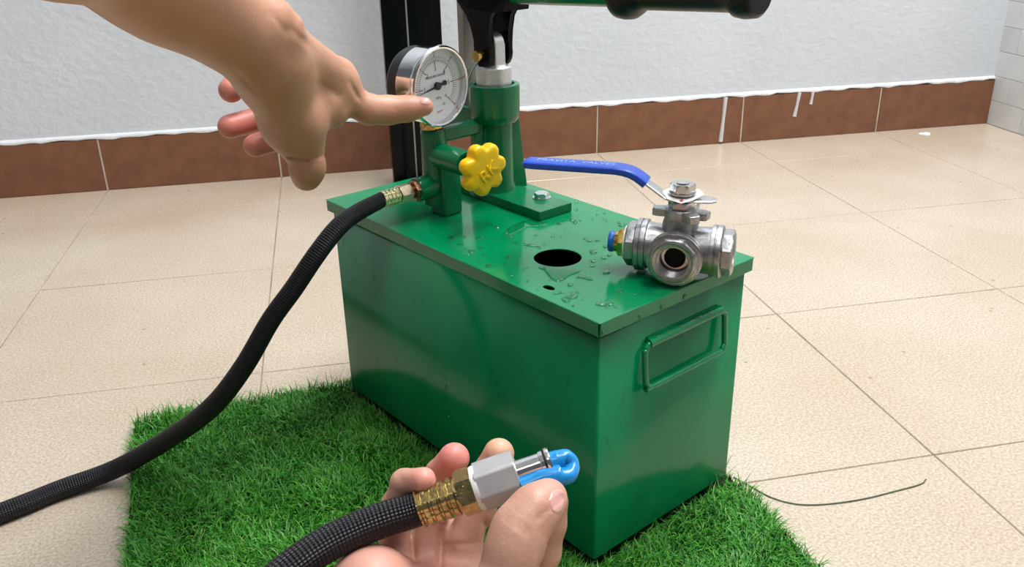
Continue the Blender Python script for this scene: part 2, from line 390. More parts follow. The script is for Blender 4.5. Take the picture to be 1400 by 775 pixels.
# right wall of small marble-look tiles
wr = MB().box((XR+.004, -1.2, 0), (XR+.1, YW+.05, 2.62)).build('wall_right', 'wpaint', kind='structure', smooth=None)
mtm = []
for mm in ('marble', 'marble_grey'):
    mb = MB(); mb.box((0, -.0496, -.0246), (.0045, .0496, .0246), .0003, 1)
    me = bpy.data.meshes.new('tile'); mb.bm.to_mesh(me); mb.bm.free(); me.materials.append(M[mm]); me.shade_flat(); mtm.append(me)
for k in range(14):
    for j in range(9):
        hf = k % 2 == 1
        y = YW-.025 if (hf and j == 0) else (YW-.1*j if hf else YW-.05-.1*j); z = .025+.05*k
        o = bpy.data.objects.new('tile', mtm[0 if random.random() < .66 else 1]); COL.objects.link(o); o.parent = wr; o.location = (XR+.0005, y, z)
        if hf and j == 0: o.scale.y = .5
mb = MB()
for k in range(52):
    for j in range(29):
        if k < 14 and j < 9: continue
        y1_ = YW-.1*j+(.05 if k % 2 else 0); mb.box((XR+.0005, max(-1.2, y1_-.0996), .05*k+.0004), (XR+.005, min(YW, y1_-.0004), .05*k+.0496))
mb.build('upper_tiles', 'marble', wr, kind='stuff', smooth=None)
MB().box((-2.4, -1.2, 2.6), (XR+.1, YW+.1, 2.66)).build('ceiling', 'ceiling', kind='structure', smooth=None)

# ================================================================== BLACK STAND BY THE WALL
st = empty('metal_stand', Vector((.147, 1.50, 0)), 'black metal upright stand against the back wall, behind the gauge', 'stand')
def upright(x0, x1, y, name='upright'):
    MB().box((x0, y, 0), (x1, y+.03, .9), .0015, 2).build(name, 'black', st)
upright(-.054, -.0145, 0); upright(-.0118, .0425, .001)
MB().box((-.0146, .004, 0), (-.0117, .02, .9)).build('edge_strip', 'alu_matt', st, smooth=None, label='thin bright strip between the uprights')
MB().box((-.05, -.06, .0), (.05, .001, .006), .001).build('foot_plate', 'black', st)
MB().prism([(0, 0), (-.05, 0), (0, .11)], -.003, .003, frame((-.03, 0, .006), (0, 1, 0), (0, 0, 1), (1, 0, 0)), .0006).build('gusset', 'black', st)

# ================================================================== GRASS MAT
G1 = Vector((-.2177, .798, 0)); e1 = Vector((.9903, .139, 0)); e2 = Vector((.139, -.9903, 0)); GW, GD = .492, .56
gm = empty('grass_mat', G1, 'bright green artificial grass mat lying under the green tank', 'mat')
def inbox(x, y, m=0):
    q = np.stack([x, y], -1)-np.array([NN.x, NN.y]); b = q@np.array([VV.x, VV.y]); a = q@np.array([UU.x, UU.y])
    return (b > .004-m) & (b < BW-.004+m) & (a > .004-m) & (a < BL-.004+m)
mb = MB(); mb.prism([(0, 0)]+[(GW*i/20, random.uniform(-.002, .002)) for i in range(1, 20)]+[(GW, 0), (GW*.985, GD), (0.0, GD)], 0, .0024, frame((0, 0, .0002), e1, e2*-1 if False else e2, (0, 0, 1)))
mb.build('backing', 'mat_back', gm, smooth=None)
def blades(N):
    s = np.random.rand(N)*GW; t = np.random.rand(N)*GD
    # tufting rows with jitter
    x = G1.x+e1.x*s+e2.x*t; y = G1.y+e1.y*s+e2.y*t
    keep = ~inbox(x, y, .000) & (s < GW-(GW*.015)*t/GD); x, y, s, t = x[keep], y[keep], s[keep], t[keep]; n = len(x)
    ang = np.random.rand(n)*2*np.pi
    flow = 2.2*np.sin(x*38+y*9)+2.0*np.cos(y*43-x*14)
    ang = np.where(np.random.rand(n) < .55, flow+np.random.randn(n)*.7, ang)
    L = .0175*(.5+.85*np.random.rand(n)); bend = .15+1.2*np.random.rand(n)
    near = inbox(x, y, .010); L = np.where(near, L*.75, L)
    dx, dy = np.cos(ang), np.sin(ang); w = (.00045+.00035*np.random.rand(n))
    wx, wy = -dy, dx; tw = np.random.rand(n)*2*np.pi
    K = 4; V = []; px, py, pz = x.copy(), y.copy(), np.full(n, .0022)
    el = np.pi/2-np.random.rand(n)*.45
    curl = np.random.randn(n)*.9
    for k in range(K):
        ww = w*(1-.25*k) if k < K-1 else w*0
        if k < K-1:
            V.append(np.stack([px-wx*ww, py-wy*ww, pz], -1)); V.append(np.stack([px+wx*ww, py+wy*ww, pz], -1))
        else: V.append(np.stack([px, py, pz], -1))
        st_ = L/(K-1); a2 = ang+curl*k/K
        px = px+np.cos(a2)*np.cos(el)*st_; py = py+np.sin(a2)*np.cos(el)*st_; pz = np.maximum(pz+np.sin(el)*st_, .003+.002*k/K); el = el-bend*.9
    V = np.stack(V, 1)       # n,7,3
    # push blades out of the tank
    flat = V.reshape(-1, 3); ins = inbox(flat[:, 0], flat[:, 1], .0005)
    bad = ins.reshape(n, 7).any(1); V = V[~bad]; n = len(V); L = L[~bad]; x = x[~bad]; y = y[~bad]
    base = (np.arange(n)*7)[:, None]
    q = np.concatenate([base+np.array([0, 1, 3, 2]), base+np.array([2, 3, 5, 4])], 0); tr = base+np.array([4, 5, 6])
    me = bpy.data.meshes.new('grass_blades'); me.vertices.add(n*7); me.vertices.foreach_set('co', V.reshape(-1).astype(np.float32))
    nl = q.size+tr.size; me.loops.add(nl); me.loops.foreach_set('vertex_index', np.concatenate([q.reshape(-1), tr.reshape(-1)]).astype(np.int32))
    me.polygons.add(len(q)+len(tr)); ls = np.concatenate([np.arange(len(q))*4, len(q)*4+np.arange(len(tr))*3]); me.polygons.foreach_set('loop_start', ls.astype(np.int32))
    me.update(calc_edges=True); me.validate()
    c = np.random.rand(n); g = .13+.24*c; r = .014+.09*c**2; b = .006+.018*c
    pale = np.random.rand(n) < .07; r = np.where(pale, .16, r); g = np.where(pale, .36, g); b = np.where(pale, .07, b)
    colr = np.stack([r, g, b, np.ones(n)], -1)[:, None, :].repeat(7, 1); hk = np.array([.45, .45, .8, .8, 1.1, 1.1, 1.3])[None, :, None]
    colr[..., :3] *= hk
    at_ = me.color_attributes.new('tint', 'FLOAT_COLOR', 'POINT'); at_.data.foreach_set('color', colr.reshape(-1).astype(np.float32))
    me.transform(Matrix.Translation(-G1))
    return me
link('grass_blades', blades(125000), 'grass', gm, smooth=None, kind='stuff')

# ================================================================== TEST PUMP
pump = empty('hydraulic_test_pump', PB.copy(), 'green steel tank with hand test pump on its lid, standing on the grass mat', 'pump')
o_ = .004
mb = MB()
# tank: open-topped box with rounded vertical corners
rc = .002; pts = []
for cx_, cy_, a0 in ((BW-o_-rc, o_+rc, -90), (BW-o_-rc, BL-o_-rc, 0), (o_+rc, BL-o_-rc, 90), (o_+rc, o_+rc, 180)):
    for k in range(5): a = math.radians(a0+k*22.5); pts.append((cx_+rc*math.cos(a), cy_+rc*math.sin(a)))
lo = [mb.bm.verts.new((x, y, BZ)) for x, y in pts]; hi = [mb.bm.verts.new((x, y, BH-.0016)) for x, y in pts]
for i in range(len(pts)): j = (i+1) % len(pts); mb.bm.faces.new((lo[i], lo[j], hi[j], hi[i]))
mb.bm.faces.new(lo[::-1])
tank = mb.build('tank', 'green', pump)
sd = tank.modifiers.new('sheet', 'SOLIDIFY'); sd.thickness = .0012; sd.offset = -1; tank.data.materials.append(M['black_in']); sd.material_offset = 1
# lid with filling hole and small vent hole
mb = MB(); bm = mb.bm
def loop(pts, z):
    vs = [bm.verts.new((x, y, z)) for x, y in pts]; return [bm.edges.new((vs[i], vs[(i+1) % len(vs)])) for i in range(len(vs))]
circ = lambda cx, cy, rx, ry, n: [(cx+rx*math.cos(2*math.pi*i/n), cy+ry*math.sin(2*math.pi*i/n)) for i in range(n)]
E_ = loop([(0, 0), (BW, 0), (BW, BL), (0, BL)], BH)+loop(circ(.0585, .1022, .0182, .0182, 48), BH)+loop(circ(.0152, .0650, .0030, .0052, 20), BH)
bmesh.ops.triangle_fill(bm, use_beauty=True, edges=E_)
lid = mb.build('lid', 'green', pump, smooth=None)
for p in lid.data.polygons:
    if p.normal.z < 0: p.flip()
sd = lid.modifiers.new('sheet', 'SOLIDIFY'); sd.thickness = .0012; sd.offset = -1
bv = lid.modifiers.new('edge', 'BEVEL'); bv.width = .0005; bv.segments = 2; bv.limit_method = 'ANGLE'
SK = .0105; g = .0015
mb = MB()
for lo, hi in (((g, -.0002, BH-SK), (BW-g, .0010, BH-.0003)), ((g, BL-.001, BH-SK), (BW-g, BL+.0002, BH-.0003)),
               ((-.0002, g, BH-SK), (.0010, BL-g, BH-.0003)), ((BW-.001, g, BH-SK), (BW+.0002, BL-g, BH-.0003))):
    mb.box(lo, hi, .00035, 2)
mb.build('lid_skirt', 'green', lid, smooth=None)
# drop handle on the narrow side
hd = MB(); y_ = o_-.0005
hd.tube([(.050, y_-.0030, -.0325+BH), (.131, y_-.0030, -.0325+BH)], .0037, seg=16, smooth=False)
hd.box((.051, y_-.0012, BH-.0365), (.130, y_+.0006, BH-.0285), .0004)
hb = hd.build('handle_bracket', 'green', pump)
b0, b1, z0, z1, r = .0455, .1355, BH-.0325, BH-.0665, .008
pth = [(.060, y_-.0034, z0), (b0+r, y_-.0034, z0)]
for cx_, cz_, a0 in ((b0+r, z0-r, 90), (b0+r, z1+r, 180), (b1-r, z1+r, 270), (b1-r, z0-r, 0)):
    for k in range(1, 6):
        a = math.radians(a0+90*k/6); z = cz_+r*math.sin(a); pth.append((cx_+r*math.cos(a), y_-.0034-(z0-z)*.09, z))
pth += [(.121, y_-.0034, z0)]
MB().tube(pth, .0023, seg=12, sub=3).build('handle_loop', 'green', pump)
# base plate, bolt, column
CB, CA = .1205, .25
mb = MB(); mb.box((.103, .172, BH), (.1415, .290, BH+.0085), .0012); mb.build('base_plate', 'green_cast', pump)
bo = MB(); bo.lathe([(0, 0), (.0082, 0), (.0082, .0011), (0, .0011)], Matrix.Translation((.1305, .1995, BH+.0084)), 32); bo.hexn(.0068, .0011, .0050, Matrix.Translation((.1305, .1995, BH+.0084)), rot=.3)
bo.build('bolt', 'zinc', pump)
T = lambda b, a, z: Matrix.Translation((b, a, BH+z))
MB().lathe([(0, .004), (.0185, .004), (.0178, .010), (.0160, .016), (.0156, .072), (0, .072)], T(CB, CA, 0), 64).build('column', 'green_cast', pump)
for ang, rr in ((-12, .030), (168, .026)):
    MB().prism([(0, .006), (rr, .006), (rr*.96, .012), (.0225, .072), (0, .072)], -.0045, .0045, T(CB, CA, 0) @ Matrix.Rotation(math.radians(ang), 4, 'Z') @ Matrix.Rotation(math.pi/2, 4, 'X'), .0012).build('rib', 'green_cast', pump)
MB().lathe([(0, .071), (.0195, .0715), (.0212, .074), (.0222, .078), (.0226, .1025), (.0218, .1042), (.0182, .1044), (.0176, .1030), (.0176, .095), (0, .095)], T(CB, CA, 0), 64).build('cylinder_cap', 'green_cast', pump)
pis = MB().lathe([(0, .096), (.0155, .096), (.0157, .1175), (.0150, .1187), (.0138, .1190), (.0108, .1215), (0, .1215)], T(CB, CA, 0), 64).build('piston', 'alu', pump)
pf = [(-.0105, .118)]+[(-.0095*math.cos(math.radians(t)), .1385+.0095*math.sin(math.radians(t))) for t in range(0, 181, 15)]+[(.0105, .118)]
MB().prism(pf, -.0055, .0055, T(CB, CA, 0) @ frame((0, 0, 0), (0, 1, 0), (0, 0, 1), (1, 0, 0)), .0012).build('tongue', 'alu', pis)
# lever yoke: two curved black cheeks joined by a head
yk = [(-.0100, .130), (-.0090, .1255), (-.0065, .1215), (-.003, .1192), (.001, .1185), (.0055, .1195), (.0095, .1235), (.0108, .130), (.0112, .142), (.0135, .153), (.020, .163), (.032, .172), (.040, .178), (.043, .205), (-.020, .207), (-.032, .200), (-.030, .1765), (-.018, .171), (-.0115, .162), (-.0088, .150), (-.0090, .140)]
yk = [(x, z) for x, z in yk]
yoke = MB()
for b in (-.0125, .0095): yoke.prism(yk, b, b+.0052, T(CB, CA, 0) @ frame((0, 0, 0), (0, 1, 0), (0, 0, 1), (1, 0, 0)), .0012)
yoke.prism([(-.032, .1685), (-.018, .1665), (.018, .1655), (.034, .173), (.045, .19), (.042, .206), (-.035, .208)], -.0125, .0147, T(CB, CA, 0) @ frame((0, 0, 0), (0, 1, 0), (0, 0, 1), (1, 0, 0)), .002)
yoke = yoke.build('lever_yoke', 'black', pump)
pn = MB().tube([(CB-.0165, CA, BH+.130), (CB+.018, CA, BH+.130)], .0032, seg=16, smooth=False)
pn.tube([(CB-.0195, CA, BH+.130), (CB-.0160, CA, BH+.130)], .0046, seg=20, smooth=False); pn.build('clevis_pin', 'brass', pump)
rc_ = [(CB-.0155, CA+.003, BH+.133), (CB-.0165, CA+.006, BH+.127), (CB-.018, CA+.010, BH+.121), (CB-.019, CA+.016, BH+.113), (CB-.019, CA+.019, BH+.105), (CB-.019, CA+.016, BH+.102), (CB-.018, CA+.013, BH+.108), (CB-.016, CA+.006, BH+.120), (CB-.0155, CA-.001, BH+.127)]
MB().tube(rc_, .0008, seg=8, sub=5).build('spring_clip', 'zinc', pump)
rc2 = [(CB-.012, CA+.058, BH+.20), (CB-.012, CA+.0605, BH+.183), (CB-.012, CA+.058, BH+.176), (CB-.012, CA+.054, BH+.176), (CB-.012, CA+.051, BH+.184), (CB-.012, CA+.0505, BH+.20), (CB-.012, CA+.053, BH+.185), (CB-.012, CA+.055, BH+.172)]
MB().tube(rc2, .0008, seg=8, sub=5).build('spring_clip', 'zinc', pump)
# link bar on the far side and its bracket
MB().box((CB-.007, CA+.032, BH+.064), (CB+.009, CA+.041, BH+.205), .0012).build('link_bar', 'grey_bar', pump)
MB().box((CB-.014, CA+.010, BH+.060), (CB-.0068, CA+.052, BH+.082), .003).build('link_bracket', 'green_cast', pump)
# lever pipe and grip towards -a
dl = Vector((0, -1, .052)).normalized(); lo_ = Vector((CB, CA, BH+.1825))
ax = axis(lo_, dl)
MB().lathe([(0, .015), (.0108, .015), (.0108, .153), (0, .153)], ax, 32).build('lever_pipe', 'green_cast', pump)
MB().lathe([(.0105, .148), (.0165, .148), (.0185, .150), (.0192, .155), (.0188, .161), (.0160, .166), (.0128, .170), (.0122, .176), (.0120, .24), (.0122, .248), (.0150, .252), (.0158, .258), (.0150, .2655), (.0125, .268), (0, .2685)], ax, 48).build('lever_grip', 'grip', pump)
# valve block
VB, VA = .053, .251
MB().box((.050, .236, BH-.0001), (.070, .257, BH+.046), .0022, 3).build('valve_block', 'green_cast', pump)
mb = MB(); mb.lathe([(0, .010), (.0112, .010), (.0108, .0715), (.0105, .0745), (.0098, .0755), (.0085, .0755), (.0085, .070), (0, .070)], T(VB, VA, 0), 48); mb.build('riser', 'green_cast', pump)
MB().box((VB, VA-.002, BH+.062), (CB-.004, VA+.008, BH+.0745), .0022, 3).build('bridge_bar', 'green_cast', pump)
sp_ = MB().lathe([(0, 0), (.0108, 0), (.0108, .043), (.0100, .0445), (.0075, .0445), (.0075, .042), (0, .042)], axis((VB+.001, VA, BH+.0535), (0, -1, 0)), 40).build('valve_barrel', 'green_cast', pump)
MB().lathe([(0, 0), (.0106, 0), (.0106, .0195), (.0098, .021), (.0068, .021), (.0068, .018), (0, .018)], axis((VB-.001, VA-.001, BH+.0262), (-1, 0, 0)), 40).build('outlet_barrel', 'green_cast', pump)
kb = axis((VB+.003, .2055, BH+.0530), (0, -1, -.03))
MB().lathe([(0, -.006), (.0045, -.006), (.0045, .006), (.008, .007), (.008, .012), (0, .012)], kb, 32).build('spindle', 'black', pump)
def lob(t, r):
    c = math.cos(7*(t-math.radians(8))); q = min(1, max(0, (r-.010)/.008)); q = q*q*(3-2*q)
    return 1+q*(.115*c+.045*(1-c*c))
kn = MB(); kn.lathe([(0, .008), (.008, .008), (.013, .0085), (.0172, .010), (.0192, .0125), (.0200, .0155), (.0199, .0190), (.0190, .0213), (.0172, .0224), (.0150, .0227), (.008, .0229), (0, .0230)], kb, 168, radf=lob)
knob = kn.build('control_knob', 'yellow', pump, smooth=60)
text('RK', .0150, kb @ Matrix.Translation((.0020, -.0015, .0230)) @ Matrix.Rotation(math.radians(35), 4, 'Z'), 'yellow', 'raised_lettering', knob, extrude=.0008, bevel=.00015)
# ---- pressure gauge
nG = Vector((.629, -.777, 0)); rG = Vector((.777, .629, 0)); 
cw = bx2w(VB-.001, VA+.001, BH+.1125)
pinv = PB.inverted()
gw = frame(cw, rG, Vector((0, 0, 1)), nG); GF = pinv @ gw      # gauge frame in the pump's own coordinates
GR = .0325
ga = MB(); ga.lathe([(0, -.0215), (.026, -.0215), (.0290, -.020), (.0305, -.017), (.0306, -.0075), (0, -.0075)], GF, 72)
gauge = ga.build('pressure_gauge', 'rubber', pump)
MB().lathe([(.0302, -.0075), (.0314, -.007), (.0316, .0085), (.0312, .0092), (.0318, .0102), (.0330, .0112), (.0334, .0128), (.0330, .0146), (.0318, .0154), (.0304, .0150), (.0300, .0138), (.0300, -.0075)], GF, 96, closed=True).build('bezel', 'chrome', gauge)
MB().lathe([(0, -.0074), (.0301, -.0074), (.0301, .0090), (0, .0090)], GF, 72).build('dial', 'dial', gauge)
MB().lathe([(0, .0135), (.0301, .0135), (.0301, .0141), (0, .0141)], GF, 72).build('glass', 'glass', gauge)
DZ = .0091; TILT = math.radians(3)
GD_ = GF @ Matrix.Rotation(TILT, 4, 'Z')
def tick(mb, deg, r0, r1, w):
    a = math.radians(deg); mb.box((r0, -w/2, DZ), (r1, w/2, DZ+.0001), mw=GD_ @ Matrix.Rotation(a, 4, 'Z'))
bl = MB(); rd = MB()
for k in range(61):
    dg = 225-270*k/60; big = k % 10 == 0; mid = k % 5 == 0
    tick(bl, dg, .0195 if not big else .0165, .0215, .00036 if not big else .00065)
    tick(rd, dg, .0222, .0240 if not big else .0262, .00032 if not big else .0006)
bl.build('scale', 'ink', gauge, smooth=None); rd.build('scale', 'redink', gauge, smooth=None, label='red outer scale')
def dt(s, x, y, size, m='ink', rot=0): text(s, size, GD_ @ Matrix.Translation((x, y, DZ+.0001)) @ Matrix.Rotation(rot, 4, 'Z'), m, 'lettering', gauge, extrude=.00003)
for k in range(7):
    a = math.radians(225-45*k)
    dt(str(k), .0142*math.cos(a), .0142*math.sin(a), .0050)
    if k: dt(str(k*10), .0282*math.cos(a)*.985, .0282*math.sin(a)*.985, .0026, 'redink')
dt('PRESSURE GAUGE', -.0005, .0082, .0029); dt('MPa', .0008, -.0105, .0036); dt('kg/cm²', .0012, -.0215, .0026, 'redink')
dt('CE', .0065, -.0165, .0030)
nd = MB(); na = math.radians(190)
nd.prism([(.0265, 0), (.008, .0007), (0, .0012), (-.006, .0010), (-.006, -.0010), (0, -.0012), (.008, -.0007)], DZ+.0014, DZ+.0019, GF @ Matrix.Rotation(na, 4, 'Z'))
nd.lathe([(0, DZ+.0012), (.0022, DZ+.0012), (.0022, DZ+.002), (0, DZ+.002)], GF @ Matrix.Rotation(na, 4, 'Z') @ Matrix.Translation((-.0085, 0, 0)), 20)
nd.lathe([(0, DZ), (.0032, DZ), (.0032, DZ+.0026), (.0022, DZ+.0031), (0, DZ+.0031)], GF, 24)
nd.build('needle', 'ink', gauge)
sm = MB(); sm.hexn(.0096, .0755, .0805, T(VB-.001, VA+.001, 0), rot=.2); sm.lathe([(0, .070), (.0072, .070), (.0072, .0765), (0, .0765)], T(VB-.0005, VA, 0), 24); sm.lathe([(0, .0795), (.0078, .0795), (.0075, .0850), (0, .0850)], T(VB-.002, VA+.002, 0), 32)
sm.build('stem_nut', 'brass', gauge)

# ================================================================== HOSE ON THE TANK
hp0 = bx2w(-.0135, VA-.001, BH+.0245)
hose = empty('hydraulic_hose', hp0, 'long black braided hose screwed into the pump, looping down to the floor at left', 'hose')
HI = Matrix.Translation(-hp0)
ax = HI @ PB @ axis((VB-.0215, VA-.001, BH+.0262), (-1, 0, -.02))
MB().hexn(.0097, -.001, .0042, ax, rot=.25).lathe([(0, -.004), (.0062, -.004), (.0062, .008), (0, .008)], ax, 32).build('union_nut', 'cuzinc', hose, label='dark copper-toned nut')
MB().hexn(.0084, .0075, .0185, ax, rot=.1).build('hex_nut', 'palezinc', hose, label='pale brass hex nut')
def crimp(r0, z0, z1, axm, parent, m='yzinc', n=12):
    mb = MB(); pr = [(r0*.8, z0), (r0, z0+.0006)]
    nb = 4; L = z1-z0
    for k in range(nb):
        a = z0+.001+(L-.002)*k/nb; b = z0+.001+(L-.002)*(k+1)/nb
        pr += [(r0, a+.0004), (r0*.90, a+(b-a)*.25), (r0*.90, a+(b-a)*.45), (r0*.99, a+(b-a)*.6), (r0, b-.0004)]
    pr += [(r0, z1-.0006), (r0*.8, z1)]
    mb.lathe(pr, axm, 96, radf=lambda t: 1+.028*math.copysign(min(1, abs(math.sin(n*.75//1*t))*3), math.sin(n*.75//1*t)))
    return mb.build('ferrule', m, parent)
crimp(.0072, .019, .0355, ax, hose, 'palegold')
wp = [PB @ axis((VB-.0215, VA-.001, BH+.0262), (-1, 0, -.02)) @ Vector((0, 0, .034))]
for px, py, d in ((488, 291, .732), (462, 311, .722), (432, 349, .715), (401, 395, .715), (370, 438, .715), (332, 503, .718), (290, 556, .728), (235, 597, .752)): wp.append(at(px, py, d))
for px, py, d in ((160, 640, .778),): wp.append(at(px, py, d))
for px, py in ((85, 668), (30, 690), (-30, 713), (-90, 735), (-150, 765)): wp.append(onz(px, py, .0083))
MB().tube([HI @ p for p in wp], [.0066, .0072, .0076, .0077, .0078, .0079, .0081]+[.0083]*20 if False else ([.0066, .0072, .0076, .0077, .0078, .0079, .0081]+[.0083]*(len(wp)-7)), seg=32, sub=12).build('hose_body', 'braid', hose)

# ================================================================== THREE-WAY VALVE
vc = Vector((.2355, .5635, BH+.0205)); vd = Vector((math.cos(math.radians(-30)), math.sin(math.radians(-30)), 0)); vf = Vector((vd.y, -vd.x, 0))
VM = frame(vc, vd, -vf, Vector((0, 0, 1)))     # x along the run, y away from the branch, z up
val = empty('three_way_ball_valve', VM.copy(), 'stainless three-way ball valve with blue lever, standing on the tank lid', 'valve')
XP = axis((0, 0, 0), (1, 0, 0)); XN = axis((0, 0, 0), (-1, 0, 0)); YN = axis((0, 0, 0), (0, -1, 0))
bd = MB()
bd.lathe([(0, -.0185)]+[(.0185*math.sin(math.radians(t)), -.0185*math.cos(math.radians(t))) for t in range(15, 180, 15)]+[(0, .0185)], None, 40)
bd.lathe([(0, -.024), (.0172, -.024), (.0166, -.015), (.0160, 0), (.0166, .015), (.0172, .024), (0, .024)], XP, 56)
bd.lathe([(0, 0), (.0160, 0), (.0165, .018), (0, .018)], YN, 56)
bd.lathe([(0, .010), (.0135, .010), (.0125, .020), (.0112, .024), (.0112, .0285), (0, .0285)], None, 40)
body = bd.build('valve_body', 'steel', val, smooth=50)
def endcap(A, hexr, z_hex, name='end_cap', ro=.0190, hole=.0098, deep=.02):
    mb = MB()
    mb.lathe([(.0168, .0225), (ro, .0230), (ro+.0001, .0258), (ro-.0008, .0262), (ro-.0008, .0268), (ro+.0001, .0272), (ro, .0300), (ro-.0012, .0308), (.013, .0310), (.013, .0225)], A, 72, closed=True)
    mb.hexn(hexr, .0305, z_hex, A, n=8, hole=hole, ch=.10, rot=math.pi/8)
    mb.lathe([(hole, z_hex-.0002), (hole*1.09, z_hex), (hexr*.80, z_hex+.0006), (hexr*.87, z_hex)], A, 56)
    pr = []; z = z_hex-.0004
    while z > z_hex-deep*.6: pr += [(hole, z), (hole*.93, z-.0006)]; z -= .0013
    pr += [(hole*.90, z), (hole*.88, z-.002), (.0072, z-.003), (.0072, z-.008)]
    mb.lathe(pr, A, 48)
    return mb.build(name, 'steel', val, smooth=35)
endcap(XP, .0168, .0385); endcap(XN, .0165, .0375)
endcap(YN @ Matrix.Translation((0, 0, -.0045)), .0178, .0345, ro=.0195, hole=.0112)
bo_ = MB(); bo_.lathe([(0, .0190), (.0072, .0190), (.0072, .0193), (0, .0193)], YN, 32); MB().lathe([(.0072, .0186), (.0076, .0200), (.0110, .0204), (.0122, .0200), (.0122, .0186)], YN, 48, closed=True).build('seat_ring', 'steel_smooth', val); bo_.build('bore_shade_disc', 'black_in', val)  # solid black disc: shade of the open bore put into its colour
# mounting pad with ears
pd = MB()
for cx_, cy_ in ((-.0165, -.001), (.0165, -.004), (.010, -.014), (-.004, .016), (.006, .017)):
    a = math.atan2(cy_, cx_); L = math.hypot(cx_, cy_)
    pd.prism([(0, -.0058), (L, -.0050), (L+.0035, -.0035), (L+.0035, .0035), (L, .0050), (0, .0058)], .0245, .0302, Matrix.Rotation(a, 4, 'Z'), .0008)
pd.lathe([(0, .024), (.0120, .024), (.0120, .0298), (.0110, .0308), (0, .0308)], None, 40); pd.build('mounting_pad', 'steel', val)
MB().hexn(.0095, .0306, .0358, None, hole=.006).build('stem_nut', 'steel_smooth', val)
MB().lathe([(0, .0300), (.0058, .0300), (.0052, .048), (0, .048)], None, 24).build('stem', 'rubber', val)
TG = Matrix.Translation((0, 0, .0402)) @ Matrix.Rotation(.13, 4, 'X')
MB().prism([(-.0145, .002), (-.010, .009), (0, .0125), (.011, .009), (.0150, .002), (.0085, -.0095), (.0015, -.0155), (-.0090, -.0105)], 0, .0007, TG, .0002).build('white_tag_plate', 'tag', val, label='white tag under the top nut')
ra = MB(); ra.prism([(-.0006, -.0092), (.0006, -.0092), (.0006, -.0112), (.0016, -.0112), (0, -.0142), (-.0016, -.0112), (-.0006, -.0112)], .0007, .0009, TG @ Matrix.Translation((.0012, 0, 0))); ra.build('red_arrow', 'redink', val, smooth=None)
MB().hexn(.0092, .0424, .0487, None, rot=.1).lathe([(.0090, .0415), (.0098, .0416), (.0098, .0425), (0, .0425)], None, 40).lathe([(0, .0486), (.0045, .0486), (.0045, .0494), (0, .0498)], None, 24).build('top_nut', 'steel_smooth', val)
# lever: flat bar bent up, blue sleeve. directions in valve coordinates
VI = VM.inverted()
lv = Vector((-.1135, 0, .0552)); dlh = Vector((lv.x, lv.y, 0)).normalized(); side = Vector((-dlh.y, dlh.x, 0))
def strip(pts, w, th, bev=.0006):
    """flat bar following pts (distance along dlh, height)"""
    mb = MB(); n = len(pts); P = [dlh*s+Vector((0, 0, z)) for s, z in pts]; ring = []
    for i in range(n):
        t = (P[min(i+1, n-1)]-P[max(i-1, 0)]).normalized(); nn = side.cross(t).normalized(); ww = w[i] if isinstance(w, list) else w
        cs = []
        for k in range(16):
            a = 2*math.pi*(k+.5)/16; cx_ = math.copysign(abs(math.cos(a))**.35, math.cos(a)); cy_ = math.copysign(abs(math.sin(a))**.6, math.sin(a))
            cs.append(mb.bm.verts.new(P[i]+side*cx_*ww+nn*cy_*(th[i] if isinstance(th, list) else th)))
        ring.append(cs)
    for A, B in zip(ring, ring[1:]):
        for k in range(16): mb.bm.faces.new((A[k], A[(k+1) % 16], B[(k+1) % 16], B[k]))
    mb.bm.faces.new(ring[0][::-1]); mb.bm.faces.new(ring[-1]); return mb
LL = math.hypot(lv.x, lv.y); Lz = lv.z
print('lever length', LL, 'z', Lz)
strip([(-.024, .0375), (-.021, .0375), (-.012, .0375), (0, .0377), (.009, .0378), (.013, .0390), (.028, .0490), (.034, .0528), (.05, .0552)], [.003, .0058, .0075, .0090, .0085, .0065, .0060, .006, .006], .0011).build('lever_bar', 'steel_smooth', val)
z1 = .0735; pts = [(.0255, .0470), (.028, .0489), (.032, .0516), (.036, .0536), (.041, .0549), (.048, .0556)]
for k in range(1, 13): t = k/12; pts.append((.048+(LL-.048)*t, .0556+(Lz-.0556)*t))
e_ = pts[-1]; pts += [(e_[0]+.002, e_[1]), (e_[0]+.0035, e_[1])]
ws = [.0085]*(len(pts)-3)+[.0082, .0068, .004]; ths = [.0030]*(len(pts)-3)+[.0029, .0022, .0012]
slv = strip(pts, ws, ths).build('lever_sleeve', 'blue_sleeve', val, smooth=60)
mid = dlh*(.048+(LL-.048)*.45)+Vector((0, 0, .0554+.0031))
slope = (dlh*(LL-.048)+Vector((0, 0, Lz-.0556))).normalized()
tx = -slope; ty = Vector((0, 0, 1)).cross(tx).normalized(); tz = tx.cross(ty)
text('PRAVITA  VALVES', .0075, frame(mid, tx, ty, tz), 'paleink', 'lettering', slv, extrude=.00005)
# pneumatic fitting on the left port
MB().lathe([(.0118, .0372), (.0128, .0374), (.0128, .0392), (0, .0392)], XN, 40).build('seal_ring', 'white', val)
MB().hexn(.0112, .0392, .0438, XN, rot=.3).lathe([(0, .043), (.0078, .043), (.0074, .0468), (0, .0468)], XN, 32).build('push_fitting', 'brass', val)
MB().lathe([(0, .0466), (.0066, .0466), (.0076, .0478), (.0080, .0500), (.0074, .0512), (.0045, .0512), (.0045, .048), (0, .048)], XN, 32).build('release_ring', 'blue_ring', val)

